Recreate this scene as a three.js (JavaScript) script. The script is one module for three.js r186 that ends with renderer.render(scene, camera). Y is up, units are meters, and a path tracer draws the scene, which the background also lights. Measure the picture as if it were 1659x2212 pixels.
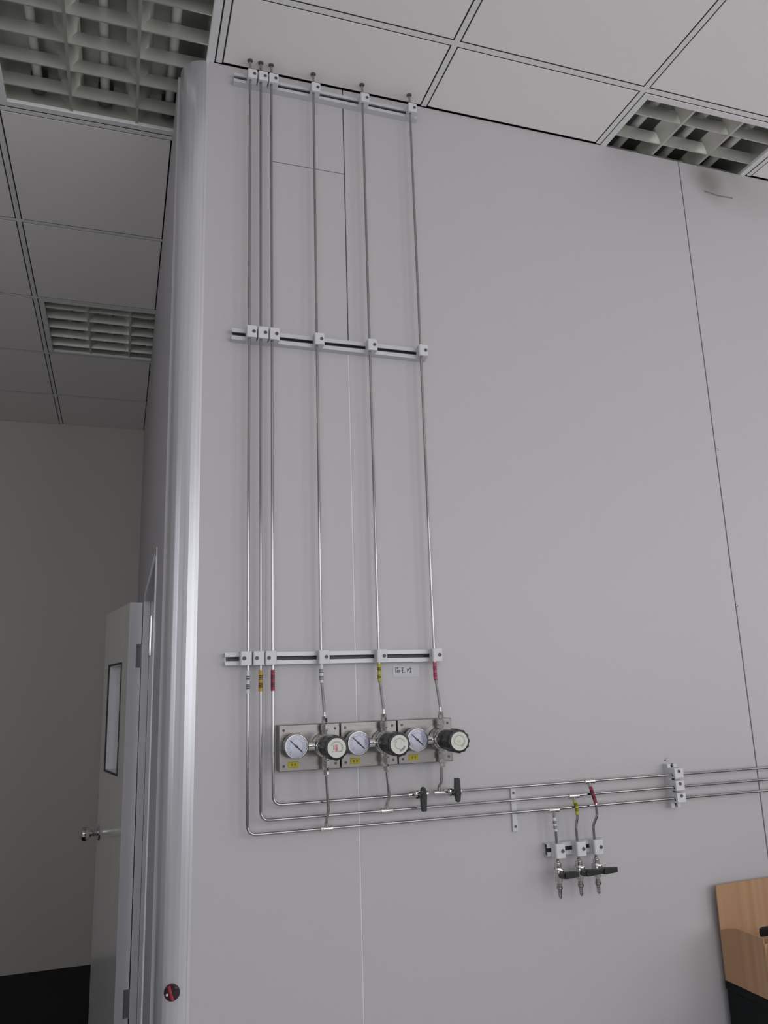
import * as THREE from 'three';
import { RoundedBoxGeometry } from 'three/addons/geometries/RoundedBoxGeometry.js';
import { mergeGeometries, mergeVertices, toCreasedNormals } from 'three/addons/utils/BufferGeometryUtils.js';
import { RectAreaLightUniformsLib } from 'three/addons/lights/RectAreaLightUniformsLib.js';

// ------------------------------------------------------------------ camera, sky, light, exposure
RectAreaLightUniformsLib.init();
const scene = new THREE.Scene();
const camera = new THREE.PerspectiveCamera(66.06, 1659 / 2212, 0.05, 60);
camera.rotation.order = 'YXZ';
camera.position.set(0, 1.457, 1.9);
camera.rotation.set(0.2217, -0.32455, -0.03225);
scene.add(camera);

const renderer = new THREE.WebGLRenderer({ antialias: true });
renderer.toneMapping = THREE.LinearToneMapping;
renderer.toneMappingExposure = 1.0;
renderer.shadowMap.enabled = true;
scene.background = new THREE.Color(0.62, 0.7, 0.8);

// daylight: windows of the main room, the left one added for its light [wall, centre along the wall, sill, head, width, intensity]
const WINDOWS = [
  ['back', 1.5, 1.0, 2.85, 1.7, 2.3],
  ['back', 3.5, 1.0, 2.85, 1.7, 2.4],
  ['right', 2.2, 1.0, 2.85, 1.8, 1.6],
  ['back', -0.8, 1.0, 2.75, 2.2, 1.7],
  ['left', 0.7, 1.0, 2.75, 1.3, 0.7],  // unseen window, added to brighten the corner post, door leaf and annex
];
const DAY = new THREE.Color(1.0, 0.97, 0.965);

// ------------------------------------------------------------------ helpers
const used = {};
function numbered(n) { const k = used[n] = (used[n] ?? -1) + 1; return k ? n + '_' + String(k).padStart(3, '0') : n; }
function thing(name, label, category, [x, y, z] = [0, 0, 0], group) {
  const o = new THREE.Group(); o.name = numbered(name); o.position.set(x, y, z); scene.add(o);
  o.userData = { label, category }; if (group) o.userData.group = group;
  return o;
}
function structure(name, [x, y, z] = [0, 0, 0]) {
  const o = new THREE.Group(); o.name = numbered(name); o.position.set(x, y, z); scene.add(o);
  o.userData = { kind: 'structure' }; return o;
}
function part(name, geo, mat, parent, label) {
  const m = new THREE.Mesh(Array.isArray(geo) ? merge(geo) : geo, mat); m.name = name; m.castShadow = m.receiveShadow = true;
  if (label) m.userData.label = label; parent.add(m); return m;
}
function merge(list) {
  const g = mergeGeometries(list.map((q) => { const h = q.index ? q.toNonIndexed() : q; for (const k of Object.keys(h.attributes)) if (!['position', 'normal', 'uv'].includes(k)) h.deleteAttribute(k); return h; }));
  return g;
}
function box(x0, x1, y0, y1, z0, z1) { return new THREE.BoxGeometry(x1 - x0, y1 - y0, z1 - z0).translate((x0 + x1) / 2, (y0 + y1) / 2, (z0 + z1) / 2); }
function rbox(x0, x1, y0, y1, z0, z1, r = 0.002, s = 2) { return new RoundedBoxGeometry(x1 - x0, y1 - y0, z1 - z0, s, r).translate((x0 + x1) / 2, (y0 + y1) / 2, (z0 + z1) / 2); }
function cyl(r, h, axis, [x, y, z], seg = 24, r2 = r) {   // axis x, y or z, centred
  const g = new THREE.CylinderGeometry(r2, r, h, seg);
  if (axis === 'x') g.rotateZ(-Math.PI / 2); if (axis === 'z') g.rotateX(Math.PI / 2);
  return g.translate(x, y, z);
}
function lathe(pts, axis, [x, y, z], seg = 32) {
  let g = new THREE.LatheGeometry(pts.map((p) => new THREE.Vector2(p[0], p[1])), seg);
  g = toCreasedNormals(g, 0.6);
  if (axis === 'z') g.rotateX(Math.PI / 2); if (axis === 'x') g.rotateZ(-Math.PI / 2); if (axis === '-y') g.rotateX(Math.PI);
  return g.translate(x, y, z);
}
function extr(pts, depth, bevel = 0) {
  const s = pts instanceof THREE.Shape ? pts : new THREE.Shape(pts.map((p) => new THREE.Vector2(p[0], p[1])));
  return new THREE.ExtrudeGeometry(s, { depth: depth - 2 * bevel, bevelEnabled: bevel > 0, bevelThickness: bevel, bevelSize: bevel, bevelOffset: -bevel, bevelSegments: 2, curveSegments: 12 }).translate(0, 0, bevel);
}
// a polyline with its corners rounded to radius r
function rounded(points, r) {
  const P = points.map((p) => new THREE.Vector3(...p)), out = [P[0].clone()];
  for (let i = 1; i < P.length - 1; i++) {
    const a = P[i - 1].clone().sub(P[i]), b = P[i + 1].clone().sub(P[i]), la = a.length(), lb = b.length(); a.normalize(); b.normalize();
    const ang = Math.acos(THREE.MathUtils.clamp(a.dot(b), -1, 1));
    if (ang > 3.1) { out.push(P[i].clone()); continue; }
    const t = Math.min(r / Math.tan(ang / 2), la * 0.48, lb * 0.48), s = P[i].clone().addScaledVector(a, t), e = P[i].clone().addScaledVector(b, t);
    for (let k = 0; k <= 8; k++) { const u = k / 8; out.push(s.clone().multiplyScalar((1 - u) ** 2).addScaledVector(P[i], 2 * u * (1 - u)).addScaledVector(e, u * u)); }
  }
  out.push(P[P.length - 1].clone()); return out;
}
function sweep(pts, r, seg = 14) {
  const pos = [], nor = [], uv = [], idx = []; let len = 0, N = null;
  pts.forEach((p, i) => {
    const t = (pts[Math.min(i + 1, pts.length - 1)].clone().sub(pts[Math.max(i - 1, 0)])).normalize();
    if (!N) N = new THREE.Vector3(0, 0, 1).addScaledVector(t, -t.z).normalize(); else N.addScaledVector(t, -N.dot(t)).normalize();
    const B = t.clone().cross(N); if (i) len += p.distanceTo(pts[i - 1]);
    for (let k = 0; k <= seg; k++) {
      const a = k / seg * Math.PI * 2, d = N.clone().multiplyScalar(Math.cos(a)).addScaledVector(B, Math.sin(a));
      pos.push(p.x + d.x * r, p.y + d.y * r, p.z + d.z * r); nor.push(d.x, d.y, d.z); uv.push(k / seg, len);
    }
  });
  const w = seg + 1;
  for (let i = 0; i < pts.length - 1; i++) for (let k = 0; k < seg; k++) { const a = i * w + k; idx.push(a, a + 1, a + w, a + 1, a + w + 1, a + w); }
  for (const [e, f] of [[0, -1], [pts.length - 1, 1]]) {     // end caps
    const c = pos.length / 3, p = pts[e], n = p.clone().sub(pts[e ? e - 1 : 1]).normalize(); pos.push(p.x, p.y, p.z); nor.push(n.x, n.y, n.z); uv.push(0.5, 0);
    for (let k = 0; k < seg; k++) idx.push(...(f > 0 ? [c, e * w + k, e * w + k + 1] : [c, e * w + k + 1, e * w + k]));
  }
  const g = new THREE.BufferGeometry();
  g.setAttribute('position', new THREE.Float32BufferAttribute(pos, 3)); g.setAttribute('normal', new THREE.Float32BufferAttribute(nor, 3)); g.setAttribute('uv', new THREE.Float32BufferAttribute(uv, 2)); g.setIndex(idx);
  return g;
}
let seedN = 7; const rnd = () => { seedN = (seedN * 16807) % 2147483647; return seedN / 2147483647; };
function canvasTex(w, h, draw) {
  const c = document.createElement('canvas'); c.width = w; c.height = h; const g = c.getContext('2d'); draw(g, w, h);
  const t = new THREE.CanvasTexture(c); t.colorSpace = THREE.SRGBColorSpace; t.magFilter = THREE.LinearFilter; return t;
}
function noiseTex(n, octaves, sx, sy, lo = 0, hi = 255) {   // tiling value noise as a grey map
  const val = new Float32Array(n * n);
  let amp = 1, tot = 0;
  for (const f of octaves) {
    const gx = Math.max(1, Math.round(f * sx)), gy = Math.max(1, Math.round(f * sy)), grid = Array.from({ length: gx * gy }, rnd);
    for (let y = 0; y < n; y++) for (let x = 0; x < n; x++) {
      const u = x / n * gx, v = y / n * gy, i = Math.floor(u), j = Math.floor(v), a = u - i, b = v - j, s = a * a * (3 - 2 * a), t = b * b * (3 - 2 * b);
      const q = (p, r) => grid[(r % gy) * gx + (p % gx)];
      val[y * n + x] += amp * ((q(i, j) * (1 - s) + q(i + 1, j) * s) * (1 - t) + (q(i, j + 1) * (1 - s) + q(i + 1, j + 1) * s) * t);
    }
    tot += amp; amp *= 0.6;
  }
  const d = new Uint8Array(n * n * 4);
  for (let i = 0; i < n * n; i++) { const v = lo + (hi - lo) * val[i] / tot; d[i * 4] = d[i * 4 + 1] = d[i * 4 + 2] = v; d[i * 4 + 3] = 255; }
  const t = new THREE.DataTexture(d, n, n); t.wrapS = t.wrapT = THREE.RepeatWrapping; t.magFilter = THREE.LinearFilter; t.needsUpdate = true; return t;
}
function std(r, g, b, rough, metal = 0, more = {}) { return new THREE.MeshPhysicalMaterial({ color: new THREE.Color().setRGB(r, g, b), roughness: rough, metalness: metal, ...more }); }

// ------------------------------------------------------------------ materials
const peel = noiseTex(256, [24, 60], 1, 1), brush = noiseTex(256, [8, 40], 0.15, 3, 130, 165), fissure = noiseTex(256, [20, 50, 100], 1, 1);
const peelW = peel.clone(); peelW.repeat.set(3, 3); peelW.needsUpdate = true;
const fissW = fissure.clone(); fissW.repeat.set(2, 2); fissW.needsUpdate = true;
const M = {
  wall: std(0.5, 0.487, 0.5, 0.42, 0, { bumpMap: peelW, bumpScale: 0.00015 }),
  wallFar: std(0.57, 0.54, 0.5, 0.5),
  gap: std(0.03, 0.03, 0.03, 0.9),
  tile: std(0.9, 0.865, 0.85, 0.85, 0, { bumpMap: fissW, bumpScale: 0.0003 }),
  bar: std(0.82, 0.81, 0.8, 0.45),
  slab: std(0.3, 0.3, 0.3, 0.9),
  floor: std(0.6, 0.6, 0.6, 0.5),
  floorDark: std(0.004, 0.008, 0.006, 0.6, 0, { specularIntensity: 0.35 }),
  alu: std(0.7, 0.7, 0.73, 0.3, 0.55),
  paintWhite: std(0.7, 0.7, 0.72, 0.35),
  doorLeaf: std(0.82, 0.82, 0.78, 0.22, 0, { clearcoat: 0.6, clearcoatRoughness: 0.12 }),
  doorEdge: std(0.9, 0.9, 0.94, 0.3),
  rubber: std(0.05, 0.05, 0.05, 0.6),
  glass: new THREE.MeshPhysicalMaterial({ color: 0xffffff, roughness: 0.03, transmission: 1, thickness: 0, ior: 1.5 }),
  chrome: std(0.72, 0.71, 0.69, 0.16, 1),
  steel: std(0.4, 0.39, 0.385, 0.16, 1),
  brushed: std(0.23, 0.22, 0.21, 0.45, 0.75, { roughnessMap: brush }),
  rail: std(0.6, 0.6, 0.61, 0.38, 0.15),
  plastic: std(0.66, 0.655, 0.67, 0.4),
  slotBack: std(0.09, 0.09, 0.09, 0.5),
  hinge: std(0.35, 0.35, 0.38, 0.35, 0.4),
  cabinet: std(0.004, 0.006, 0.006, 0.55, 0, { specularIntensity: 0.4 }),
  black: std(0.012, 0.012, 0.013, 0.38),
  blackMatte: std(0.01, 0.011, 0.011, 0.6),
  mirror: std(0.62, 0.62, 0.57, 0.25, 0.6),
  tubeGlass: std(0.8, 0.8, 0.78, 0.3),
  socket: std(0.1, 0.1, 0.1, 0.5),
  yellow: std(0.62, 0.52, 0.02, 0.5),
};

// ------------------------------------------------------------------ the room
const H = 3.173, X_LEFT = -3.2, X_RIGHT = 4.6, Z_BACK = 3.8, Z_FAR = -3.27, SIDE = 0.092, STORE = 2.2;
{
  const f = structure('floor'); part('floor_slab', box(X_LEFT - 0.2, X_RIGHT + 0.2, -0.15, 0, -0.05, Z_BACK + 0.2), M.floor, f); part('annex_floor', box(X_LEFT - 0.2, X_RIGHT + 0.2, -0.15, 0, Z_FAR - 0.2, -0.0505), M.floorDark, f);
}
// main wall: tall sandwich panels with recessed joints over a dark core
{
  const w = structure('wall_front');
  const G = 0.0012;
  part('wall_core', box(0.15, X_RIGHT, 0, H, -0.1, -0.052), M.gap, w);
  const panel = (x0, x1, y0, y1) => { const g = rbox(x0, x1, y0, y1, -0.05, 0, 0.0012, 1); uvMetres(g); return part('wall_panel', g, M.wall, w); };   // returns the mesh
  panel(0.345 + G * 0.5, 0.553 - G, 2.894, H);
  { // the panel below and beside that infill piece
    const g = extr([[0.164, 0], [0.553 - G, 0], [0.553 - G, 2.892], [0.345 - G * 0.5, 2.892], [0.345 - G * 0.5, H], [0.164, H]], 0.05, 0.001).translate(0, 0, -0.05);
    part('wall_panel', g, M.wall, w);
  }
  panel(0.553 + G, 1.7315, 0, H);
  part('joint_filler', box(0.5515, 0.5545, 0, 2.36, -0.03, -0.0008), M.paintWhite, w);
  const px = [1.735, 2.912, 4.09, X_RIGHT];
  const stained = M.wall.clone();   // brownish dirt and a scratch near the top of the panel right of the joint
  stained.map = canvasTex(472, 1269, (g) => {
    g.fillStyle = '#fff'; g.fillRect(0, 0, 472, 1269);
    for (const [x, y, r, a] of [[40, 14, 34, 0.3], [52, 32, 30, 0.2], [90, 20, 60, 0.1], [150, 24, 70, 0.08]]) { const q = g.createRadialGradient(x, y, 1, x, y, r); q.addColorStop(0, `rgba(96,84,58,${a})`); q.addColorStop(1, 'rgba(96,84,58,0)'); g.fillStyle = q; g.fillRect(x - r, y - r, 2 * r, 2 * r); }
    g.strokeStyle = 'rgba(70,45,55,0.55)'; g.lineWidth = 1.5; g.beginPath(); g.moveTo(36, 38); g.lineTo(58, 41); g.lineTo(84, 40); g.stroke();
  });
  stained.map.repeat.set(1 / 1.18, 1 / H); stained.map.offset.set(-1.735 / 1.18, 0); stained.map.wrapS = stained.map.wrapT = THREE.RepeatWrapping;
  for (let i = 0; i < 3; i++) { const q = panel(px[i] + (i ? 0.0015 : 0), px[i + 1] - 0.0015, 0, H); if (!i) q.material = stained; }
}
function uvMetres(g) {
  const p = g.attributes.position, n = g.attributes.normal, u = g.attributes.uv;
  for (let i = 0; i < p.count; i++) { const ax = Math.abs(n.getX(i)), ay = Math.abs(n.getY(i)); if (ax > 0.7) u.setXY(i, p.getZ(i), p.getY(i)); else if (ay > 0.7) u.setXY(i, p.getX(i), p.getZ(i)); else u.setXY(i, p.getX(i), p.getY(i)); }
  return g;
}
// rounded aluminium corner post
{
  const t = structure('trim_1', [0.1645, 0, -0.066]);
  const s = new THREE.Shape(); s.moveTo(0, 0.066); s.absarc(0, 0, 0.066, Math.PI / 2, Math.PI, false); s.lineTo(-0.066, -0.012); s.lineTo(-0.056, -0.012); s.lineTo(-0.056, 0);
  s.absarc(0, 0, 0.056, Math.PI, Math.PI / 2, true); s.closePath();
  const g = new THREE.ExtrudeGeometry(s, { depth: H, bevelEnabled: false, curveSegments: 40 });
  g.rotateX(-Math.PI / 2); g.scale(1, 1, -1);
  const idx = g.index; if (idx) { const a = idx.array; for (let i = 0; i < a.length; i += 3) { const q = a[i]; a[i] = a[i + 1]; a[i + 1] = q; } }
  else for (const k of ['position', 'normal', 'uv']) { const at = g.attributes[k], n = at.itemSize, a = at.array; for (let i = 0; i < at.count; i += 3) for (let c = 0; c < n; c++) { const q = a[i * n + c]; a[i * n + c] = a[(i + 1) * n + c]; a[(i + 1) * n + c] = q; } }
  part('corner_profile', toCreasedNormals(g, 0.5), M.alu, t);
  part('edge_strip', box(-0.002, 0.004, 0, H, 0.0655, 0.0675), M.alu, t);
}
// side wall of the annex, with the doorway
const DOOR_NEAR = -0.47, DOOR_FAR = -1.66, DOOR_TOP = 1.858;
{
  const w = structure('wall_side');
  const panel = (z0, z1, y0, y1) => part('wall_panel', uvMetres(rbox(SIDE, SIDE + 0.05, y0, y1, z0, z1, 0.0012, 1)), M.wall, w);
  panel(DOOR_NEAR, -0.331, 0, H); panel(-0.329, -0.081, 0, H); panel(DOOR_FAR, DOOR_NEAR, DOOR_TOP + 0.03, H); panel(Z_FAR + 1e-3, DOOR_FAR, 0, H);
  part('wall_core', box(SIDE + 0.012, SIDE + 0.05, 0, H, -0.331, -0.329), M.gap, w);
  part('wall_core', box(SIDE + 0.012, 0.15, 0, H, -0.081, -0.0662), M.gap, w);
}
{
  const w = structure('wall_far'); const g = 0.001;
  for (const [a, b] of [[X_LEFT, -2.02], [-2.02, -0.84], [-0.84, STORE]]) part('wall_panel', uvMetres(rbox(a + g, b - g, 0, H + 0.4, Z_FAR - 0.05, Z_FAR, 0.0012, 1)), M.wallFar, w);
  part('wall_core', box(X_LEFT, STORE, 0, H + 0.4, Z_FAR - 0.09, Z_FAR - 0.052), M.gap, w);
    const s = structure('wall_store'); part('wall_panel', box(STORE, STORE + 0.08, 0, H + 0.4, Z_FAR - 0.1, -0.1), M.wallFar, s); part('plenum_wall', box(STORE, X_RIGHT, H, H + 0.4, -0.1, -0.05), M.slab, s);
}
// back and right walls with window openings
function wallWithHoles(name, along, holes, make) {
  const w = structure(name); let a = along[0]; const top = H + 0.4;
  for (const [h0, h1, y0, y1] of holes.sort((p, q) => p[0] - q[0])) {
    part('wall_panel', make(a, h0, 0, top), M.wall, w); part('wall_panel', make(h0, h1, 0, y0), M.wall, w); part('wall_panel', make(h0, h1, y1, top), M.wall, w); a = h1;
  }
  part('wall_panel', make(a, along[1], 0, top), M.wall, w);
}
const holes = (side) => WINDOWS.filter((w) => w[0] === side).map(([, c, y0, y1, wd]) => [c - wd / 2, c + wd / 2, y0, y1]);
wallWithHoles('wall_back', [X_LEFT, X_RIGHT], holes('back'), (a, b, y0, y1) => box(a, b, y0, y1, Z_BACK, Z_BACK + 0.12));
wallWithHoles('wall_left', [Z_FAR - 0.1, Z_BACK + 0.12], holes('left'), (a, b, y0, y1) => box(X_LEFT - 0.12, X_LEFT, y0, y1, a, b));
wallWithHoles('wall_right', [-0.1, Z_BACK + 0.12], holes('right'), (a, b, y0, y1) => box(X_RIGHT, X_RIGHT + 0.12, y0, y1, a, b));
for (const [side, c, y0, y1, wd, power] of WINDOWS) {
  const t = structure('window'); const hw = wd / 2, yc = (y0 + y1) / 2, hh = (y1 - y0) / 2;
  t.name = 'window_' + (WINDOWS.findIndex((q) => q[1] === c && q[0] === side) + 1);
  if (side === 'back') { t.position.set(c, yc, Z_BACK + 0.06); t.rotation.y = Math.PI; } else if (side === 'left') { t.position.set(X_LEFT - 0.06, yc, c); t.rotation.y = Math.PI / 2; } else { t.position.set(X_RIGHT + 0.06, yc, c); t.rotation.y = -Math.PI / 2; }
  part('window_frame', [box(-hw, -hw + 0.05, -hh, hh, -0.03, 0.03), box(hw - 0.05, hw, -hh, hh, -0.03, 0.03), box(-hw, hw, hh - 0.05, hh, -0.03, 0.03), box(-hw, hw, -hh, -hh + 0.05, -0.03, 0.03), box(-0.025, 0.025, -hh, hh, -0.025, 0.025)], M.paintWhite, t);
  for (const s of [-1, 1]) part('pane', new THREE.BoxGeometry(hw - 0.075, 2 * hh - 0.1, 0.006).translate(s * (hw / 2 - 0.0125), 0, 0), M.glass, t);
  const l = new THREE.RectAreaLight(DAY, power, wd - 0.12, 2 * hh - 0.12); l.position.set(0, 0, 0.035); l.rotation.y = Math.PI; t.add(l);
}

// ------------------------------------------------------------------ ceiling grid
const PX = 0.6099, PZ = 0.599, GX = 0.1957, GZ = 0.25, FIX = [['x', 0, 0]];
const xl = [], zl = []; for (let i = -6; i <= 8; i++) xl.push(GX + i * PX); for (let j = -6; j <= 6; j++) zl.push(GZ + j * PZ);
const LIGHTS = [[-1, -1], [-1, -4], [2, -1]];   // cells (column from the line x = GX, row from the line z = GZ) that hold a fitting
{
  const c = structure('ceiling');
  part('ceiling_slab', box(X_LEFT - 0.1, X_RIGHT + 0.12, H + 0.4, H + 0.55, Z_FAR - 0.1, Z_BACK + 0.12), M.slab, c);
  const tiles = {}, inMain = (x, z) => z > 0 || x < SIDE;
  for (let i = 0; i < xl.length - 1; i++) for (let j = 0; j < zl.length - 1; j++) {
    const ci = i - 6, cj = j - 6;
    if (LIGHTS.some(([a, b]) => a === ci && b === cj)) continue;
    let x0 = Math.max(xl[i] + 0.012, X_LEFT + 0.004), x1 = Math.min(xl[i + 1] - 0.012, X_RIGHT - 0.004), z0 = Math.max(zl[j] + 0.012, Z_FAR + 0.004), z1 = Math.min(zl[j + 1] - 0.012, Z_BACK - 0.004);
    if (ci >= 0 && z1 <= 0) continue;
    if (ci >= 0) z0 = Math.max(z0, 0.007);
    if (ci === -1 && z1 < 0) x1 = Math.min(x1, SIDE - 0.004);
    if (x1 - x0 < 0.03 || z1 - z0 < 0.03) continue;
    part('ceiling_tile', uvMetres(rbox(x0, x1, H, H + 0.014, z0, z1, 0.0015, 1)), M.tile, c);
  }
  const barSection = (g) => g;
  for (const x of xl) {
    if (x < X_LEFT || x > X_RIGHT) continue; const z0 = x > SIDE ? 0.004 : Z_FAR;
    part('grid_bar', box(x - 0.008, x + 0.008, H, H + 0.012, z0, Z_BACK), M.bar, c);
    part('groove_shade_strip', box(x - 0.0119, x + 0.0119, H + 0.001, H + 0.011, z0, Z_BACK), M.gap, c);  // dark strip fills the grooves beside the bar, standing in for their shade
  }
  for (const z of zl) for (let i = -1; i < xl.length; i++) {
    if (z < Z_FAR || z > Z_BACK) continue;
    let x0 = i < 0 ? X_LEFT : xl[i] + 0.008, x1 = i + 1 < xl.length ? xl[i + 1] - 0.008 : X_RIGHT; x0 = Math.max(x0, X_LEFT); x1 = Math.min(x1, X_RIGHT);
    if (z < 0) x1 = Math.min(x1, SIDE); if (x1 - x0 < 0.02) continue;
    part('grid_bar', box(x0, x1, H, H + 0.012, z - 0.008, z + 0.008), M.bar, c);
    part('groove_shade_strip', box(x0, x1, H + 0.001, H + 0.011, z - 0.0119, z + 0.0119), M.gap, c);  // cross bars too: groove shade put in as a dark strip
  }
  part('store_ceiling', box(SIDE + 0.05, STORE, H + 0.2, H + 0.22, Z_FAR, -0.1), M.slab, c);
}
// recessed louvre fittings, switched off
const lampLabels = [
  'nearest louvred ceiling light, at the top left and cut off by the frame',
  'farthest louvred ceiling light at left, above the dim far room',
  'louvred ceiling light above the right end of the pipe wall',
];
function louvreLight(label) {
  const t = thing('ceiling_light', label, 'ceiling light', [0, 0, 0], 'switched-off louvre lights in the ceiling grid');
  const w = PX / 2 - 0.012, d = PZ / 2 - 0.012, rim = 0.022;
  part('frame', [rbox(-w, -w + rim, 0, 0.012, -d, d, 0.002), rbox(w - rim, w, 0, 0.012, -d, d, 0.002), rbox(-w + rim, w - rim, 0, 0.012, -d, -d + rim, 0.002), rbox(-w + rim, w - rim, 0, 0.012, d - rim, d, 0.002)], M.bar, t);
  const W = w - rim, D = d - rim;
  part('housing', [box(-w, w, 0.12, 0.123, -d, d), box(-W - 0.003, -W, 0.012, 0.12, -D, D), box(W, W + 0.003, 0.012, 0.12, -D, D), box(-W, W, 0.012, 0.12, -D - 0.003, -D), box(-W, W, 0.012, 0.12, D, D + 0.003)], M.mirror, t);
  for (let k = -1; k <= 1; k++) {
    const x = k * 0.186;
    const tube = part('lamp_tube', cyl(0.013, 2 * D - 0.05, 'z', [x, 0.062, 0], 20), M.tubeGlass, t);
    for (const s of [-1, 1]) part('lamp_socket', [cyl(0.022, 0.018, 'z', [x, 0.062, s * (D - 0.012)], 20), box(x - 0.022, x + 0.022, 0.062, 0.11, s * (D - 0.012) - 0.009, s * (D - 0.012) + 0.009)], M.socket, tube);
  }
  // cross blades (thin, slightly V shaped) and the long profiled blades between the lamps
  for (let k = 0; k < 5; k++) {
    const z = -0.2 + k * 0.1;
    part('cross_blade', extr([[z - 0.002, 0.006], [z + 0.002, 0.006], [z + 0.009, 0.042], [z - 0.009, 0.042]], 2 * W).rotateY(-Math.PI / 2).translate(W, 0, 0), M.mirror, t);
  }
  for (const x of [-0.093, 0.093]) {
    const s = new THREE.Shape(); s.moveTo(x - 0.004, 0.004); s.lineTo(x + 0.004, 0.004); s.quadraticCurveTo(x + 0.012, 0.03, x + 0.034, 0.05); s.lineTo(x - 0.034, 0.05); s.quadraticCurveTo(x - 0.012, 0.03, x - 0.004, 0.004);
    part('long_blade', extr(s, 2 * D).translate(0, 0, -D), M.mirror, t);
  }
  return t;
}
{
  const proto = louvreLight(lampLabels[0]);
  LIGHTS.forEach(([i, j], n) => {
    let o = proto; if (n) { o = proto.clone(); o.name = numbered('ceiling_light'); o.userData = { ...proto.userData, label: lampLabels[n] }; scene.add(o); }
    o.position.set(GX + (i + 0.5) * PX, H, GZ + (j + 0.5) * PZ);
  });
}

// ------------------------------------------------------------------ doorway and door leaf
{
  const d = structure('door_1');
  const jamb = (z0, z1, s) => [rbox(SIDE - 0.004, SIDE + 0.024, 0, DOOR_TOP + 0.03, z0, z1, 0.002), rbox(SIDE + 0.025, SIDE + 0.05, 0, DOOR_TOP + 0.03, z0 - (s < 0 ? 0 : 0), z1 + (s > 0 ? 0.012 : -0.0), 0.002)];
  part('door_jamb', jamb(DOOR_FAR, DOOR_FAR + 0.03, -1), M.doorEdge, d); part('door_jamb', jamb(DOOR_NEAR - 0.03, DOOR_NEAR, 1), M.doorEdge, d);
  part('door_head', rbox(SIDE - 0.004, SIDE + 0.05, DOOR_TOP, DOOR_TOP + 0.03, DOOR_FAR, DOOR_NEAR, 0.002), M.doorEdge, d);
  const hinge = (x, z, y) => [cyl(0.006, 0.1, 'y', [x, y, z], 14), cyl(0.0045, 0.112, 'y', [x, y, z], 12), box(x + 0.002, x + 0.026, y - 0.05, y + 0.05, z - 0.0015, z + 0.0015)];
  part('hinge', hinge(SIDE - 0.01, DOOR_NEAR - 0.012, 1.63), M.chrome, d, 'chrome hinge left on the near jamb'); part('hinge', hinge(SIDE - 0.01, DOOR_NEAR - 0.012, 0.3), M.chrome, d);
  // leaf, open, seen almost edge-on
  const leaf = new THREE.Group(); leaf.name = 'door_leaf'; leaf.position.set(0.083, 0, DOOR_FAR + 0.004); leaf.rotation.y = Math.atan2(0.101, 0.52) * 1; d.add(leaf);
  // local: -z runs along the leaf away from the hinge, -x is the face seen from the room
  const L = 0.54, T = 0.05, y0 = 0.01, y1 = 1.856, w = [0.13, 0.425, 1.135, 1.61];
  const face = (z0, z1, a, b) => rbox(-T, 0, a, b, -z1, -z0, 0.0008, 1);
  part('leaf_panel', [face(0, w[0], y0, y1), face(w[1], L, y0, y1), face(w[0], w[1], y0, w[2]), face(w[0], w[1], w[3], y1)], M.doorLeaf, leaf);
  part('edge_cap', rbox(-T - 0.001, 0.001, y0, y1, -0.003, 0.002, 0.001), M.doorEdge, leaf);
  const g = 0.008; part('window_lining', [box(-T + 0.003, -0.003, w[2] + g, w[3] - g, -w[1] + g, -w[1] + g + 0.004), box(-T + 0.003, -0.003, w[2] + g, w[3] - g, -w[0] - g - 0.004, -w[0] - g), box(-T + 0.003, -0.003, w[3] - g - 0.004, w[3] - g, -w[1] + g, -w[0] - g), box(-T + 0.003, -0.003, w[2] + g, w[2] + g + 0.004, -w[1] + g, -w[0] - g)], M.doorEdge, leaf);
  part('window_gasket', [face(w[0], w[0] + g, w[2], w[3]), face(w[1] - g, w[1], w[2], w[3]), face(w[0], w[1], w[2], w[2] + g), face(w[0], w[1], w[3] - g, w[3])].map((q) => q.translate(-0.003, 0, 0)), M.rubber, leaf);
  part('window_pane', box(-0.02, -0.014, w[2] + g, w[3] - g, -w[1] + g, -w[0] - g), M.glass, leaf);
  part('door_knob', [lathe([[0, 0], [0.033, 0], [0.035, 0.004], [0.03, 0.009], [0.013, 0.011], [0.0115, 0.034], [0.016, 0.04], [0.027, 0.05], [0.031, 0.064], [0.027, 0.078], [0.016, 0.084], [0, 0.085]], 'y', [0, 0, 0], 32).rotateZ(Math.PI / 2).translate(-T, 0.868, -0.47)], M.chrome, leaf);
  for (const y of [1.63, 0.3]) part('hinge', [cyl(0.007, 0.1, 'y', [0.006, y, 0.006], 14), box(-0.02, 0.006, y - 0.05, y + 0.05, 0.0015, 0.0035)], M.hinge, leaf);
}

// ------------------------------------------------------------------ mounting rails
function channel(len, hgt = 0.029, dep = 0.02) {   // C section with a front slot, running along x, back on z = 0
  const h = hgt / 2, t = 0.0022, s = 0.0048, l = 0.0045;
  const p = [[0, -h], [dep, -h], [dep, -s], [dep - l, -s], [dep - l, -s - t], [dep - t, -s - t], [dep - t, -h + t], [t, -h + t], [t, h - t], [dep - t, h - t], [dep - t, s + t], [dep - l, s + t], [dep - l, s], [dep, s], [dep, h], [0, h]];
  return extr(p, len).rotateY(Math.PI / 2).scale(1, 1, -1);
}
function flip(g) { const h = g.index ? g.toNonIndexed() : g; for (const k of Object.keys(h.attributes)) { const at = h.attributes[k], n = at.itemSize, a = at.array; for (let i = 0; i < at.count; i += 3) for (let c = 0; c < n; c++) { const q = a[i * n + c]; a[i * n + c] = a[(i + 1) * n + c]; a[(i + 1) * n + c] = q; } } return h; }
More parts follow.
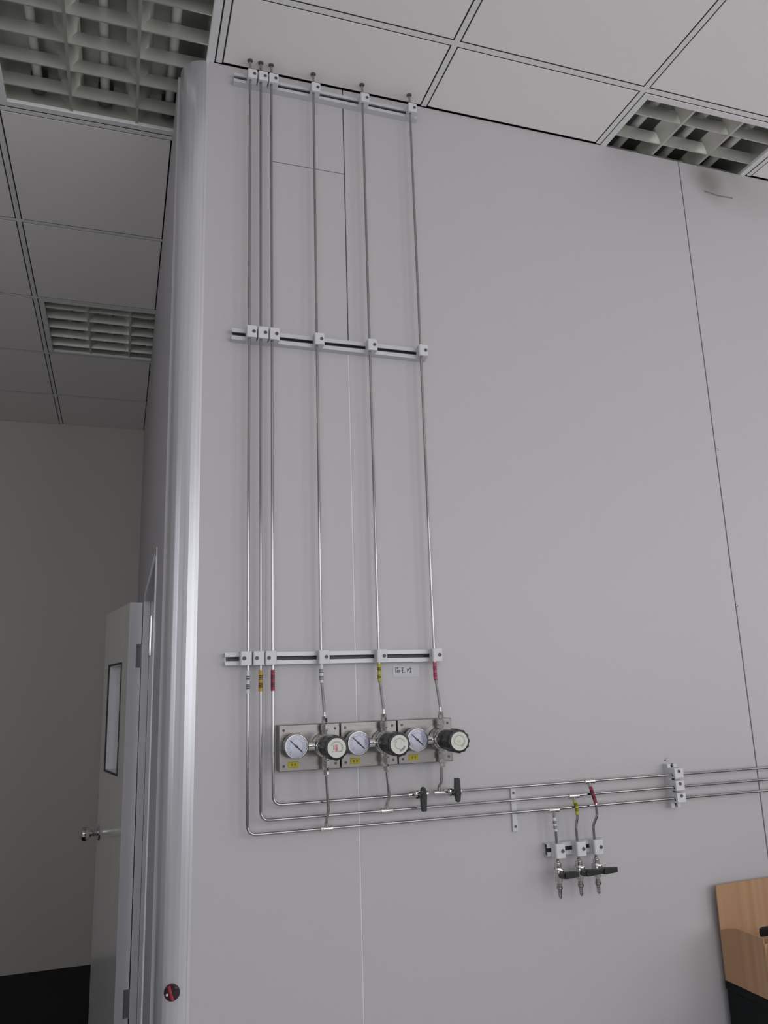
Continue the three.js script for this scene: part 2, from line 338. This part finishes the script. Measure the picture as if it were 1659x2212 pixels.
function rail(label, x0, x1, y, hgt, vertical) {
  const t = thing('mounting_rail', label, 'rail', vertical ? [x0, y, 0] : [x0, y, 0]);
  let g = flip(channel(x1 - x0, hgt)); const len = x1 - x0;
  const back = box(0.004, len - 0.004, -hgt / 2 + 0.003, hgt / 2 - 0.003, 0.0022, 0.003);
  if (vertical) { g.rotateZ(Math.PI / 2); back.rotateZ(Math.PI / 2); }
  part('channel', g, M.rail, t); part('slot_back', back, M.slotBack, t);
  return t;
}
const R1 = 3.123, R2 = 2.356, R3 = 1.5375, RD = 1.052;
rail('white slotted rail just under the ceiling, topmost of the rails carrying six pipes', 0.236, 0.776, R1, 0.028);
rail('white slotted rail across the six pipes halfway up the wall', 0.238, 0.77, R2, 0.031);
rail('white slotted rail across the six pipes just above the regulators', 0.232, 0.774, R3, 0.029);
rail('short white slotted rail above the three hose outlets', 1.035, 1.198, RD, 0.03);
rail('short upright slotted rail at the right, behind the three level pipes', 0, 0.112, 0, 0.03, true).position.set(1.432, 1.124, 0);
{
  const t = thing('mounting_strip', 'narrow white strip on the wall behind the level pipes, left of the hose outlets', 'strip', [0.958, 1.1, 0]);
  part('strip_plate', rbox(-0.007, 0.007, 0, 0.11, 0, 0.006, 0.001), M.rail, t);
  part('screw', cyl(0.003, 0.002, 'z', [0, 0.092, 0.007], 12), M.socket, t); part('screw', cyl(0.003, 0.002, 'z', [0, 0.012, 0.007], 12), M.socket, t);
}

// ------------------------------------------------------------------ gas pipes
const PR = 0.0034, PZW = 0.0355, VX1 = 0.69, VX2 = 0.777, TX3 = 0.745;
function tapeMat(bg, marks) { return new THREE.MeshPhysicalMaterial({ roughness: 0.45, map: canvasTex(32, 64, (g, w, h) => { g.fillStyle = bg; g.fillRect(0, 0, w, h); g.fillStyle = marks; for (const y of [12, 36]) for (let k = 0; k < 3; k++) { g.fillRect(0, y + k * 5, w, 3); g.fillRect(6 + k * 7, y, 4, 13); } }) }); }
const TAPE = { white: tapeMat('#cfcfd6', '#4c4c56'), orange: tapeMat('#b98d2a', '#2a1d00'), red: tapeMat('#8c2240', '#3a0a1c'), yellow: tapeMat('#b7b13c', '#3d3a00'), pink: tapeMat('#b5476a', '#6a1533') };
function pipe(label, pts, bend, { tape, tapeY, collar, group = 'stainless gas pipes' } = {}) {
  const o = pts[0], base = [o[0], Math.min(...pts.map((p) => p[1])), o[2]];
  const t = thing('gas_pipe', label, 'pipe', base, group);
  const path = rounded(pts, bend), geo = sweep(path, PR); geo.translate(-base[0], -base[1], -base[2]);
  part('tube', geo, M.steel, t);
  if (collar) part('ceiling_collar', lathe([[PR, 0], [0.0075, 0], [0.0075, -0.002], [0.006, -0.0035], [PR, -0.0035]], 'y', [0, collar - base[1], 0], 20), M.socket, t, 'dark collar at the ceiling');
  if (tape) {
    const sub = [], [a, b] = tapeY, N = 12;
    const at = (y) => { for (let i = 0; i < path.length - 1; i++) { const p = path[i], q = path[i + 1]; if ((p.y - y) * (q.y - y) <= 0 && p.y !== q.y) return p.clone().lerp(q, (y - p.y) / (q.y - p.y)); } return path[0].clone(); };
    for (let k = 0; k <= N; k++) sub.push(at(b + (a - b) * k / N));
    const g = sweep(sub, PR + 0.0013), uv = g.attributes.uv, len = b - a; for (let i = 0; i < uv.count; i++) uv.setXY(i, uv.getX(i), uv.getY(i) / len);
    part('tape_band', g.translate(-base[0], -base[1], -base[2]), TAPE[tape], t, tape + ' marker tape');
  }
  return t;
}
const end = X_RIGHT - 0.002;
pipe('leftmost tall steel pipe, bending into the lowest of the three level pipes', [[0.278, H, PZW], [0.2835, 1.1515, PZW], [end, 1.1455, PZW]], 0.022, { tape: 'white', tapeY: [1.458, 1.51], collar: H });
pipe('second tall steel pipe from the left with orange tape, bending into the middle level pipe', [[0.3075, H, PZW], [0.313, 1.1795, PZW], [end, 1.1765, PZW]], 0.022, { tape: 'orange', tapeY: [1.462, 1.51], collar: H });
pipe('third tall steel pipe from the left with dark red tape, bending towards the first valve', [[0.337, H, PZW], [0.341, 1.2105, PZW], [VX1 - 0.02, 1.2105, PZW]], 0.022, { tape: 'red', tapeY: [1.462, 1.51], collar: H });
pipe('uppermost of the three level pipes running right from the second valve', [[VX2 + 0.02, 1.2105, PZW], [end, 1.208, PZW]], 0.02);
const REGX = [0.457, 0.602, 0.748], RY = 1.336, INZ = 0.0595, OUTZ = 0.068;
['fourth tall steel pipe from the left with white tape, entering the left regulator', 'fifth tall steel pipe from the left with yellow tape, entering the middle regulator', 'rightmost tall steel pipe with pink tape, entering the right regulator'].forEach((l, i) =>
  pipe(l, [[REGX[i], H, PZW], [REGX[i], 1.484, PZW], [REGX[i], 1.41, INZ], [REGX[i], 1.402, INZ]], 0.02, { tape: ['white', 'yellow', 'pink'][i], tapeY: [1.476, 1.52], collar: H }));
pipe('short pipe falling from the left regulator to the lowest level pipe', [[REGX[0], 1.272, OUTZ], [REGX[0] + 0.004, 1.195, OUTZ], [REGX[0] + 0.007, 1.172, PZW + 0.006], [REGX[0] + 0.007, 1.163, PZW]], 0.02, { group: 'short outlet pipes' });
pipe('short pipe falling from the middle regulator to the middle level pipe', [[REGX[1], 1.272, OUTZ], [REGX[1] + 0.005, 1.215, OUTZ], [REGX[1] + 0.008, 1.197, PZW + 0.005], [REGX[1] + 0.008, 1.191, PZW]], 0.02, { group: 'short outlet pipes' });
pipe('short pipe falling from the right regulator to the tee between two valves', [[REGX[2] - 0.002, 1.272, 0.056], [REGX[2] - 0.002, 1.236, 0.05], [TX3, 1.228, PZW + 0.004], [TX3, 1.222, PZW]], 0.015, { group: 'short outlet pipes' });
const DX = [1.053, 1.1125, 1.1625], DY = [1.1475, 1.178, 1.209];
pipe('left of three short drop pipes, white taped, above a hose outlet', [[DX[0] - 0.001, DY[0] - 0.012, PZW], [DX[0] - 0.0005, 1.1, PZW + 0.002], [DX[0] + 0.0005, 1.026, PZW]], 0.02, { tape: 'white', tapeY: [1.098, 1.13], group: 'drop pipes' });
pipe('middle of three short drop pipes, yellow taped, above a hose outlet', [[DX[1], DY[1] - 0.012, PZW], [DX[1], 1.155, 0.046], [DX[1], 1.128, 0.046], [DX[1], 1.105, PZW], [DX[1], 1.026, PZW]], 0.02, { tape: 'yellow', tapeY: [1.134, 1.164], group: 'drop pipes' });
pipe('right of three short drop pipes, red taped, above a hose outlet', [[DX[2] - 0.001, DY[2] - 0.011, PZW + 0.003], [DX[2], 1.158, 0.057], [DX[2], 1.128, 0.057], [DX[2], 1.103, PZW], [DX[2], 1.026, PZW]], 0.02, { tape: 'red', tapeY: [1.158, 1.196], group: 'drop pipes' });

// tees
function tee(label, x, y, down) {
  const t = thing('pipe_tee', label, 'pipe fitting', [x, y, PZW], 'pipe tees');
  const s = down ? -1 : 1;
  part('tee_body', [cyl(0.0056, 0.026, 'x', [0, 0, 0], 18), cyl(0.0052, 0.013, 'y', [0, s * 0.0065, 0], 18), cyl(0.0065, 0.004, 'x', [-0.012, 0, 0], 18), cyl(0.0065, 0.004, 'x', [0.012, 0, 0], 18)], M.chrome, t);
}
tee('tee on the lowest level pipe under the left regulator', REGX[0] + 0.007, 1.151, false);
tee('tee on the middle level pipe under the middle regulator', REGX[1] + 0.008, 1.179, false);
tee('tee between the two black-handled valves', TX3, 1.2105, false);
tee('tee on the lowest level pipe above the left hose outlet', DX[0] - 0.001, DY[0] + 0.0005, true);
tee('tee on the middle level pipe above the middle hose outlet', DX[1], DY[1] - 0.0005, true);
tee('tee on the uppermost level pipe above the right hose outlet', DX[2] - 0.001, DY[2] + 0.0005, true);

// ------------------------------------------------------------------ clamps
function clampThing(label, group) {
  const t = thing('pipe_clamp', label, 'pipe clamp', [0, 0, 0], group);
  const s = new THREE.Shape([[-0.0075, 0.0205], [0.0185, 0.0205], [0.0185, 0.0445], [0.0165, 0.0465], [-0.0055, 0.0465], [-0.0075, 0.0445]].map((p) => new THREE.Vector2(...p)));
  const h = new THREE.Path(); h.absarc(0, PZW, PR + 0.0002, 0, Math.PI * 2, true); s.holes.push(h);
  const g = extr(s, 0.032, 0.0008); g.rotateX(Math.PI / 2).scale(1, 1, 1).translate(0, 0.016, 0);
  part('clamp_block', g, M.plastic, t);
  part('split_line', box(-0.0078, 0.0188, -0.0155, 0.0155, PZW - 0.0006, PZW - 0.0001), M.socket, t);
  part('screw', [lathe([[0, 0.0008], [0.0022, 0.0008], [0.0022, 0.0018], [0.0042, 0.0018], [0.0046, 0]], 'z', [0.0105, 0, 0.0465], 18)], M.socket, t);
  return t;
}
{
  const proto = clampThing('', ''); let first = true;
  const put = (label, group, x, y, rot, flipX, s = 1) => {
    const o = first ? proto : proto.clone(); if (!first) { o.name = numbered('pipe_clamp'); scene.add(o); } first = false;
    o.userData = { label, category: 'pipe clamp', group }; o.position.set(x, y, 0); o.rotation.z = rot + (flipX ? Math.PI : 0); o.scale.set(1, s, 1);
  };
  const ord = ['first', 'second', 'third', 'fourth', 'fifth', 'sixth'], at = (i, y) => (i < 3 ? [0.2782, 0.3077, 0.3371][i] + (H - y) * [0.00272, 0.00275, 0.002][i] : REGX[i - 3]);
  for (const [y, nm, s] of [[R1, 'topmost rail under the ceiling', 0.9], [R2, 'rail halfway up the wall', 1], [R3, 'rail above the regulators', 1]])
    for (let i = 0; i < 6; i++) put(`white clamp on the ${nm}, ${ord[i]} of six from the left`, 'pipe clamps on the ' + nm, at(i, y), y, 0, y === R3 && i < 3, s);
  ['left', 'middle', 'right'].forEach((w, i) => put(`white plastic clamp on the short rail holding the ${w} drop pipe`, 'pipe clamps above the hose outlets', DX[i], RD, 0, false, 1.05));
  [1.2085, 1.1768, 1.1463].forEach((y, i) => put(`white plastic clamp on the short upright rail at the right, ${['top', 'middle', 'bottom'][i]} of three`, 'pipe clamps on the upright rail', 1.432, y, Math.PI / 2, false, 0.86));
}

// ------------------------------------------------------------------ valves
function leverShape() { const s = new THREE.Shape(); s.moveTo(-0.013, -0.0062); s.quadraticCurveTo(-0.02, -0.005, -0.02, 0); s.quadraticCurveTo(-0.02, 0.005, -0.013, 0.0062); s.lineTo(0, 0.0082); s.lineTo(0.032, 0.0062); s.quadraticCurveTo(0.0345, 0.006, 0.0345, 0.004); s.lineTo(0.0345, -0.004); s.quadraticCurveTo(0.0345, -0.006, 0.032, -0.0062); s.lineTo(0, -0.0082); return s; }
function valve(name, label, group, [x, y], axis, leverTurn) {
  const t = thing(name, label, 'valve', [x, y, PZW], group);
  const q = (list) => { const g = merge(list); if (axis === 'y') g.rotateZ(Math.PI / 2); return g; };
  part('valve_body', q([rbox(-0.0105, 0.0105, -0.01, 0.01, -0.01, 0.011, 0.002), cyl(0.0085, 0.011, 'x', [-0.0155, 0, 0], 6), cyl(0.0085, 0.011, 'x', [0.0155, 0, 0], 6), cyl(0.006, 0.006, 'x', [-0.0225, 0, 0], 18), cyl(0.006, 0.006, 'x', [0.0225, 0, 0], 18), cyl(0.0085, 0.007, 'z', [0, 0, 0.0145], 6)]), M.chrome, t);
  part('stem', cyl(0.005, 0.016, 'z', [0, 0, 0.026], 16), M.black, t);
  const lev = extr(leverShape(), 0.009, 0.0015); lev.rotateZ(leverTurn).translate(0, 0, 0.032);
  part('lever_handle', [lev, cyl(0.0066, 0.004, 'z', [0, 0, 0.0425], 20)], M.black, t);
  return t;
}
valve('ball_valve', 'left valve with its black lever pointing down, between the third pipe and a tee', 'line valves under the regulators', [VX1, 1.2105], 'x', -Math.PI / 2);
valve('ball_valve', 'right valve with its black lever pointing up, under the right regulator', 'line valves under the regulators', [VX2, 1.2105], 'x', Math.PI / 2);
['left', 'middle', 'right'].forEach((w, i) => {
  const t = valve('outlet_valve', `${w} hose outlet valve with black lever, barbed nozzle pointing down`, 'hose outlet valves', [DX[i], 1.002], 'y', 0);
  const p = [[0, -0.026], [0.0062, -0.026], [0.0062, -0.032], [0.0075, -0.0325], [0.0075, -0.038]];
  for (let k = 0; k < 4; k++) p.push([0.0042, -0.0385 - k * 0.005], [0.0054 - k * 0.0002, -0.0395 - k * 0.005], [0.0042 - k * 0.0003, -0.0432 - k * 0.005]);
  p.push([0.0025, -0.06], [0, -0.06]);
  part('hose_barb', lathe(p, 'y', [0, 0, 0], 20), M.steel, t);
});

// ------------------------------------------------------------------ regulators on steel panels
const ring = (g, x, y, r, a0, a1, n, len, col, wdt) => { g.strokeStyle = col; g.lineWidth = wdt; for (let k = 0; k <= n; k++) { const a = a0 + (a1 - a0) * k / n; g.beginPath(); g.moveTo(x + r * Math.cos(a), y + r * Math.sin(a)); g.lineTo(x + (r - len) * Math.cos(a), y + (r - len) * Math.sin(a)); g.stroke(); } };
const dialTex = canvasTex(256, 256, (g) => {
  g.fillStyle = '#b4b7c9'; g.fillRect(0, 0, 256, 256); ring(g, 128, 128, 112, Math.PI * 0.75, Math.PI * 2.25, 40, 10, '#3a3a4a', 2); ring(g, 128, 128, 112, Math.PI * 0.75, Math.PI * 2.25, 8, 20, '#202030', 4);
  g.strokeStyle = '#5b6fae'; g.lineWidth = 5; g.beginPath(); g.arc(128, 128, 84, Math.PI * 0.75, Math.PI * 2.25); g.stroke();
});
const knobTex = [0, 1, 2].map((k) => canvasTex(256, 256, (g) => {
  g.fillStyle = '#d3d4cc'; g.fillRect(0, 0, 256, 256);
  ring(g, 128, 128, 92, Math.PI * 1.15, Math.PI * 1.85, 12, 22, '#55554e', 5);
  if (k === 0) { g.fillStyle = '#c78f98'; g.fillRect(104, 84, 40, 96); g.fillStyle = '#5c4650'; g.fillRect(82, 92, 14, 60); g.fillStyle = '#b06f80'; g.fillRect(118, 128, 18, 30); g.fillStyle = '#6d9a78'; g.fillRect(150, 170, 44, 14); g.fillRect(60, 168, 26, 14); ring(g, 128, 128, 92, -0.4, 0.7, 6, 26, '#62625c', 6); }
  if (k === 1) { g.strokeStyle = '#8f948a'; g.lineWidth = 9; g.beginPath(); g.arc(118, 132, 52, 1.2, 4.2); g.stroke(); ring(g, 128, 128, 96, 0.35, 1.5, 9, 30, '#3d3d38', 6); g.fillStyle = '#c9b9a8'; g.fillRect(150, 70, 12, 60); }
  if (k === 2) { g.fillStyle = '#c4c79c'; g.fillRect(96, 110, 50, 44); ring(g, 128, 128, 92, -0.2, 1.2, 8, 26, '#4a4a44', 5); ring(g, 128, 128, 92, 2.6, 3.5, 5, 24, '#6a6a66', 5); g.strokeStyle = '#7d7d78'; g.lineWidth = 5; g.beginPath(); g.arc(128, 128, 60, 0.4, 2.7); g.stroke(); }
}));
const tagTex = [0, 1, 2].map((k) => canvasTex(128, 72, (g) => {   // a yellow tag with two small black characters
  g.fillStyle = '#b9ab12'; g.fillRect(0, 0, 128, 72); g.strokeStyle = '#8f8410'; g.lineWidth = 4; g.strokeRect(4, 4, 120, 64); g.strokeStyle = '#1c1a00'; g.lineWidth = 4;
  for (const x of [34, 74]) { g.beginPath(); g.moveTo(x, 26); g.lineTo(x + 22, 26); g.moveTo(x + 2, 35); g.lineTo(x + 20, 35); g.moveTo(x + 11, 20); g.lineTo(x + 11, 50); g.moveTo(x, 44); g.lineTo(x + 22, 44); if (k) { g.moveTo(x + 3, 50); g.lineTo(x + 9, 40); } g.stroke(); }
}));
const flat = (tex, rough) => new THREE.MeshPhysicalMaterial({ map: tex, roughness: rough });
const dialMat = new THREE.MeshPhysicalMaterial({ map: dialTex, roughness: 0.25, clearcoat: 1, clearcoatRoughness: 0.05 });
const PLX = [[0.354, 0.4985], [0.501, 0.6405], [0.643, 0.784]], GXC = [0.387, 0.534, 0.68], TAGX = [0.387, 0.535, 0.681];
const regLabels = [
  'left of three gas regulators, white knob face with pink and green print',
  'middle of three gas regulators, white knob face with grey marks only',
  'right of three gas regulators, white knob face with a yellowish middle',
];
REGX.forEach((x, i) => {
  const t = thing('gas_regulator', regLabels[i], 'regulator', [x, 1.281, 0], 'gas regulators in a row'), F = 0.039, [a, b] = PLX[i], cy = RY - 1.281;
  part('back_plate', rbox(a - x, b - x, 0, 0.103, 0.0005, F, 0.0018), M.brushed, t);
  for (const sx of [a + 0.011, b - 0.011]) for (const sy of [0.012, 0.091]) part('screw', [lathe([[0, 0.0004], [0.0012, 0.0004], [0.0012, 0.0012], [0.0028, 0.0012], [0.0032, 0]], 'z', [sx - x, sy, F], 14)], M.socket, t);
  // pressure gauge
  const gx = GXC[i] - x, gy = 1.338 - 1.281;
  const ga = part('gauge_case', [cyl(0.0075, 0.012, 'z', [gx, gy, F + 0.005], 18), lathe([[0, 0], [0.024, 0], [0.0268, 0.004], [0.0268, 0.02], [0.0277, 0.022], [0.0277, 0.027], [0.026, 0.0285], [0.0248, 0.0285], [0.0242, 0.025], [0, 0.025]], 'z', [gx, gy, F + 0.009], 48)], M.steel, t);
  const dial = new THREE.CircleGeometry(0.0243, 40).translate(gx, gy, F + 0.0345); part('dial', dial, dialMat, ga);
  const nd = [extr([[-0.0012, -0.006], [0.0012, -0.006], [0.0009, 0.02], [-0.0009, 0.02]], 0.0008).rotateZ(0.82).translate(gx, gy, F + 0.0352), extr([[-0.0012, -0.019], [0.0012, -0.019], [0.0012, 0], [-0.0012, 0]], 0.0008).rotateZ(0.82).translate(gx, gy, F + 0.0352), cyl(0.0028, 0.0014, 'z', [gx, gy, F + 0.0358], 16)];
  part('needle', nd, std(0.03, 0.035, 0.09, 0.4), ga);
  part('name_tag', rbox(TAGX[i] - x - 0.0125, TAGX[i] - x + 0.0125, 0.0075, 0.0215, F, F + 0.0008, 0.0003, 1), M.yellow, t, 'yellow tag with two black characters')
    .add(Object.assign(new THREE.Mesh(new THREE.PlaneGeometry(0.0242, 0.0132).translate(TAGX[i] - x, 0.0145, F + 0.00095), flat(tagTex[i], 0.5)), { name: 'tag_print' }));
  // body, bonnet, knob
  part('regulator_body', [lathe([[0, 0], [0.024, 0], [0.0265, 0.003], [0.0265, 0.03], [0.0245, 0.033], [0.0245, 0.04], [0.0225, 0.043], [0, 0.043]], 'z', [0, cy, F + 0.002], 40), cyl(0.011, 0.02, 'x', [-0.03, cy, F + 0.02], 6)], M.chrome, t);
  part('bonnet', lathe([[0, 0], [0.0225, 0], [0.0235, 0.004], [0.0235, 0.03], [0.02, 0.042], [0, 0.042]], 'z', [0, cy, F + 0.045], 36), M.black, t);
  const ks = new THREE.Shape(), K = 72; for (let k = 0; k <= K; k++) { const an = k / K * Math.PI * 2, r = 0.0262 + 0.0011 * Math.cos(an * 12); k ? ks.lineTo(r * Math.cos(an), r * Math.sin(an)) : ks.moveTo(r, 0); }
  const kn = part('knob', toCreasedNormals(extr(ks, 0.042, 0.0022), 0.5).translate(0, cy, F + 0.085), M.black, t);
  part('knob_face', new THREE.CircleGeometry(0.0208, 40).translate(0, cy, F + 0.1276), flat(knobTex[i], 0.45), kn);
  // compression fittings above and below
  const up = [[0.0045, 0.066], [0.0068, 0.064], [0.0068, 0.052], [0.0055, 0.05], [0.0055, 0.046], [0.0085, 0.045], [0.0085, 0.034], [0.0065, 0.032], [0.0065, 0.015], [0, 0.015]].reverse();
  part('inlet_fitting', [lathe(up, 'y', [0, cy, INZ], 6), cyl(0.0045, 0.05, 'y', [0, cy + 0.042, INZ], 16)], M.chrome, t);
  part('outlet_fitting', [lathe(up.map(([r, y]) => [r, -y]).reverse(), 'y', [0, cy, i === 2 ? 0.056 : OUTZ], 6), cyl(0.0045, 0.05, 'y', [0, cy - 0.04, i === 2 ? 0.056 : OUTZ], 16)], M.chrome, t);
});

// ------------------------------------------------------------------ small things on the wall
{
  const t = thing('paper_label', 'small white paper label with three black characters under the lowest long rail', 'label', [0.6835, 1.501, 0]);
  part('paper', rbox(-0.035, 0.035, -0.0145, 0.0145, 0.0002, 0.0008, 0.0002, 1), std(0.6, 0.6, 0.62, 0.5), t);
  part('print', new THREE.PlaneGeometry(0.069, 0.028).translate(0, 0, 0.00095), flat(canvasTex(280, 114, (g) => {
    g.fillStyle = '#c6c5ca'; g.fillRect(0, 0, 280, 114); g.strokeStyle = '#26262c'; g.lineWidth = 6;
    const ln = (...p) => { g.beginPath(); for (let i = 0; i < p.length; i += 2) i ? g.lineTo(p[i], p[i + 1]) : g.moveTo(p[i], p[i + 1]); g.stroke(); };
    ln(30, 74, 30, 24, 62, 24); ln(50, 24, 50, 34); ln(44, 50, 72, 50, 72, 66, 44, 66, 44, 50);
    ln(92, 26, 118, 26); ln(102, 26, 102, 82); ln(92, 50, 112, 50); ln(104, 74, 134, 74);
    ln(148, 40, 172, 40); ln(150, 52, 172, 46); ln(152, 68, 168, 40); ln(166, 36, 204, 36); ln(188, 20, 188, 76, 178, 72);
  }), 0.5), t);
}
for (const [x, y, l] of [[1.741, 2.153, 'small rivet on the right wall panel, upper of two beside the right joint'], [1.7375, 1.667, 'small rivet on the right wall panel, lower of two beside the right joint'], [1.427, 1.2345 + 0.012, 'small screw in the wall just above the upright rail']]) {
  const t = thing('wall_screw', l, 'screw', [x, y, 0]); part('screw_head', lathe([[0, 0.0016], [0.0018, 0.0014], [0.0034, 0.0003], [0.0036, 0]], 'z', [0, 0, 0], 16), M.steel, t); part('screw_recess', cyl(0.0013, 0.0008, 'z', [0, 0, 0.0016], 12), M.blackMatte, t);
}
{ // badge on the rounded corner post
  const t = thing('round_badge', 'small round dark red and black badge low on the rounded corner post', 'badge', [0.1645 - 0.066 * Math.sin(0.5), 0.845, -0.066 + 0.066 * Math.cos(0.5)]); t.rotation.y = -0.5;
  part('badge_body', lathe([[0, 0.008], [0.012, 0.0075], [0.0165, 0.0045], [0.0175, -0.003], [0, -0.003]], 'z', [0, 0, 0], 32), std(0.035, 0.012, 0.02, 0.3), t);
  part('red_stripe', rbox(-0.003, 0.004, -0.015, 0.014, 0.003, 0.0085, 0.002).rotateZ(0.35), std(0.4, 0.03, 0.05, 0.35), t, 'red stripe');
  part('white_dot', lathe([[0, 0.003], [0.0025, 0.002], [0.0035, 0]], 'z', [-0.0075, -0.003, 0.0065], 16), std(0.7, 0.65, 0.68, 0.3), t, 'pale dot');
}

// ------------------------------------------------------------------ cabinet and open carton at lower right
const CX0 = 1.523, CTOP = 0.694;
{
  const t = thing('cabinet', 'black cabinet standing against the wall under the open carton', 'cabinet', [CX0, 0, 0.02]);
  part('cabinet_body', rbox(0.004, 0.9, 0.02, CTOP - 0.02, 0, 0.56, 0.004), M.cabinet, t);
  part('cabinet_top', rbox(0, 0.905, CTOP - 0.02, CTOP, 0, 0.575, 0.003), M.cabinet, t);
  part('plinth', box(0.02, 0.88, 0, 0.02, 0.03, 0.53), M.blackMatte, t);
  for (const k of [0, 1]) { const d = part('door', rbox(0.006 + k * 0.449, 0.451 + k * 0.447, 0.03, CTOP - 0.03, 0.56, 0.572, 0.003), M.cabinet, t); part('handle', rbox(0.42 + k * 0.05, 0.432 + k * 0.05, 0.35, 0.47, 0.572, 0.59, 0.003), M.steel, d); }
}
{
  const t = thing('cardboard_carton', 'open brown cardboard carton with a raised back flap on the black cabinet', 'carton', [CX0 + 0.002, CTOP, 0.022]);
  const cardTex = canvasTex(256, 256, (g) => { g.fillStyle = '#b08a68'; g.fillRect(0, 0, 256, 256); for (let k = 0; k < 500; k++) { g.fillStyle = `rgba(${rnd() > 0.5 ? '255,235,210' : '80,50,30'},${0.01 + rnd() * 0.015})`; g.fillRect(rnd() * 256, 0, 1 + rnd() * 2, 256); } });
  const card = new THREE.MeshPhysicalMaterial({ map: cardTex, roughness: 0.8 }), W = 0.42, Dp = 0.156, T = 0.004, h = 0.126;
  const back = new THREE.Shape([[0, 0], [W, 0], [W, 0.228], [0.16, 0.231], [0, 0.2285]].map((p) => new THREE.Vector2(...p)));
  part('dark_hole_insert', [rbox(0.118, 0.212, 0.085, 0.115, 0.0005, 0.003, 0.001), rbox(0.124, 0.206, 0.0895, 0.1105, 0.002, 0.0055, 0.001)], M.black, t, 'black insert added to darken the hand hole');  // black insert added behind the hole, standing in for the shade inside it
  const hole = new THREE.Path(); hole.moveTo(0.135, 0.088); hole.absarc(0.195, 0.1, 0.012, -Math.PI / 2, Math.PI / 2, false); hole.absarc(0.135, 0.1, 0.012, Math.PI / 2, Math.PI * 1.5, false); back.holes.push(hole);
  part('back_panel', extr(back, T, 0.0006), card, t);
  const side = new THREE.Shape(); side.moveTo(T, 0); side.lineTo(T, h - 0.006); side.quadraticCurveTo(0.05, h + 0.014, 0.09, h + 0.012); side.lineTo(Dp - T, h + 0.012); side.lineTo(Dp - T, 0);
  part('side_panel', flip(extr(side, T, 0.0006).rotateY(Math.PI / 2).scale(1, 1, -1)), card, t);
  part('side_panel', box(W - T, W, 0, h, T, Dp - T), card, t);
  part('front_panel', rbox(0, W, 0, h, Dp - T, Dp, 0.001), card, t); part('bottom_panel', box(T, W - T, 0, T, T, Dp - T), card, t);
  part('front_flap', rbox(0.01, W - 0.01, -0.004, 0, 0, 0.1, 0.001).rotateX(0.9).translate(0, h, Dp + 0.001), card, t);
}

renderer.render(scene, camera);
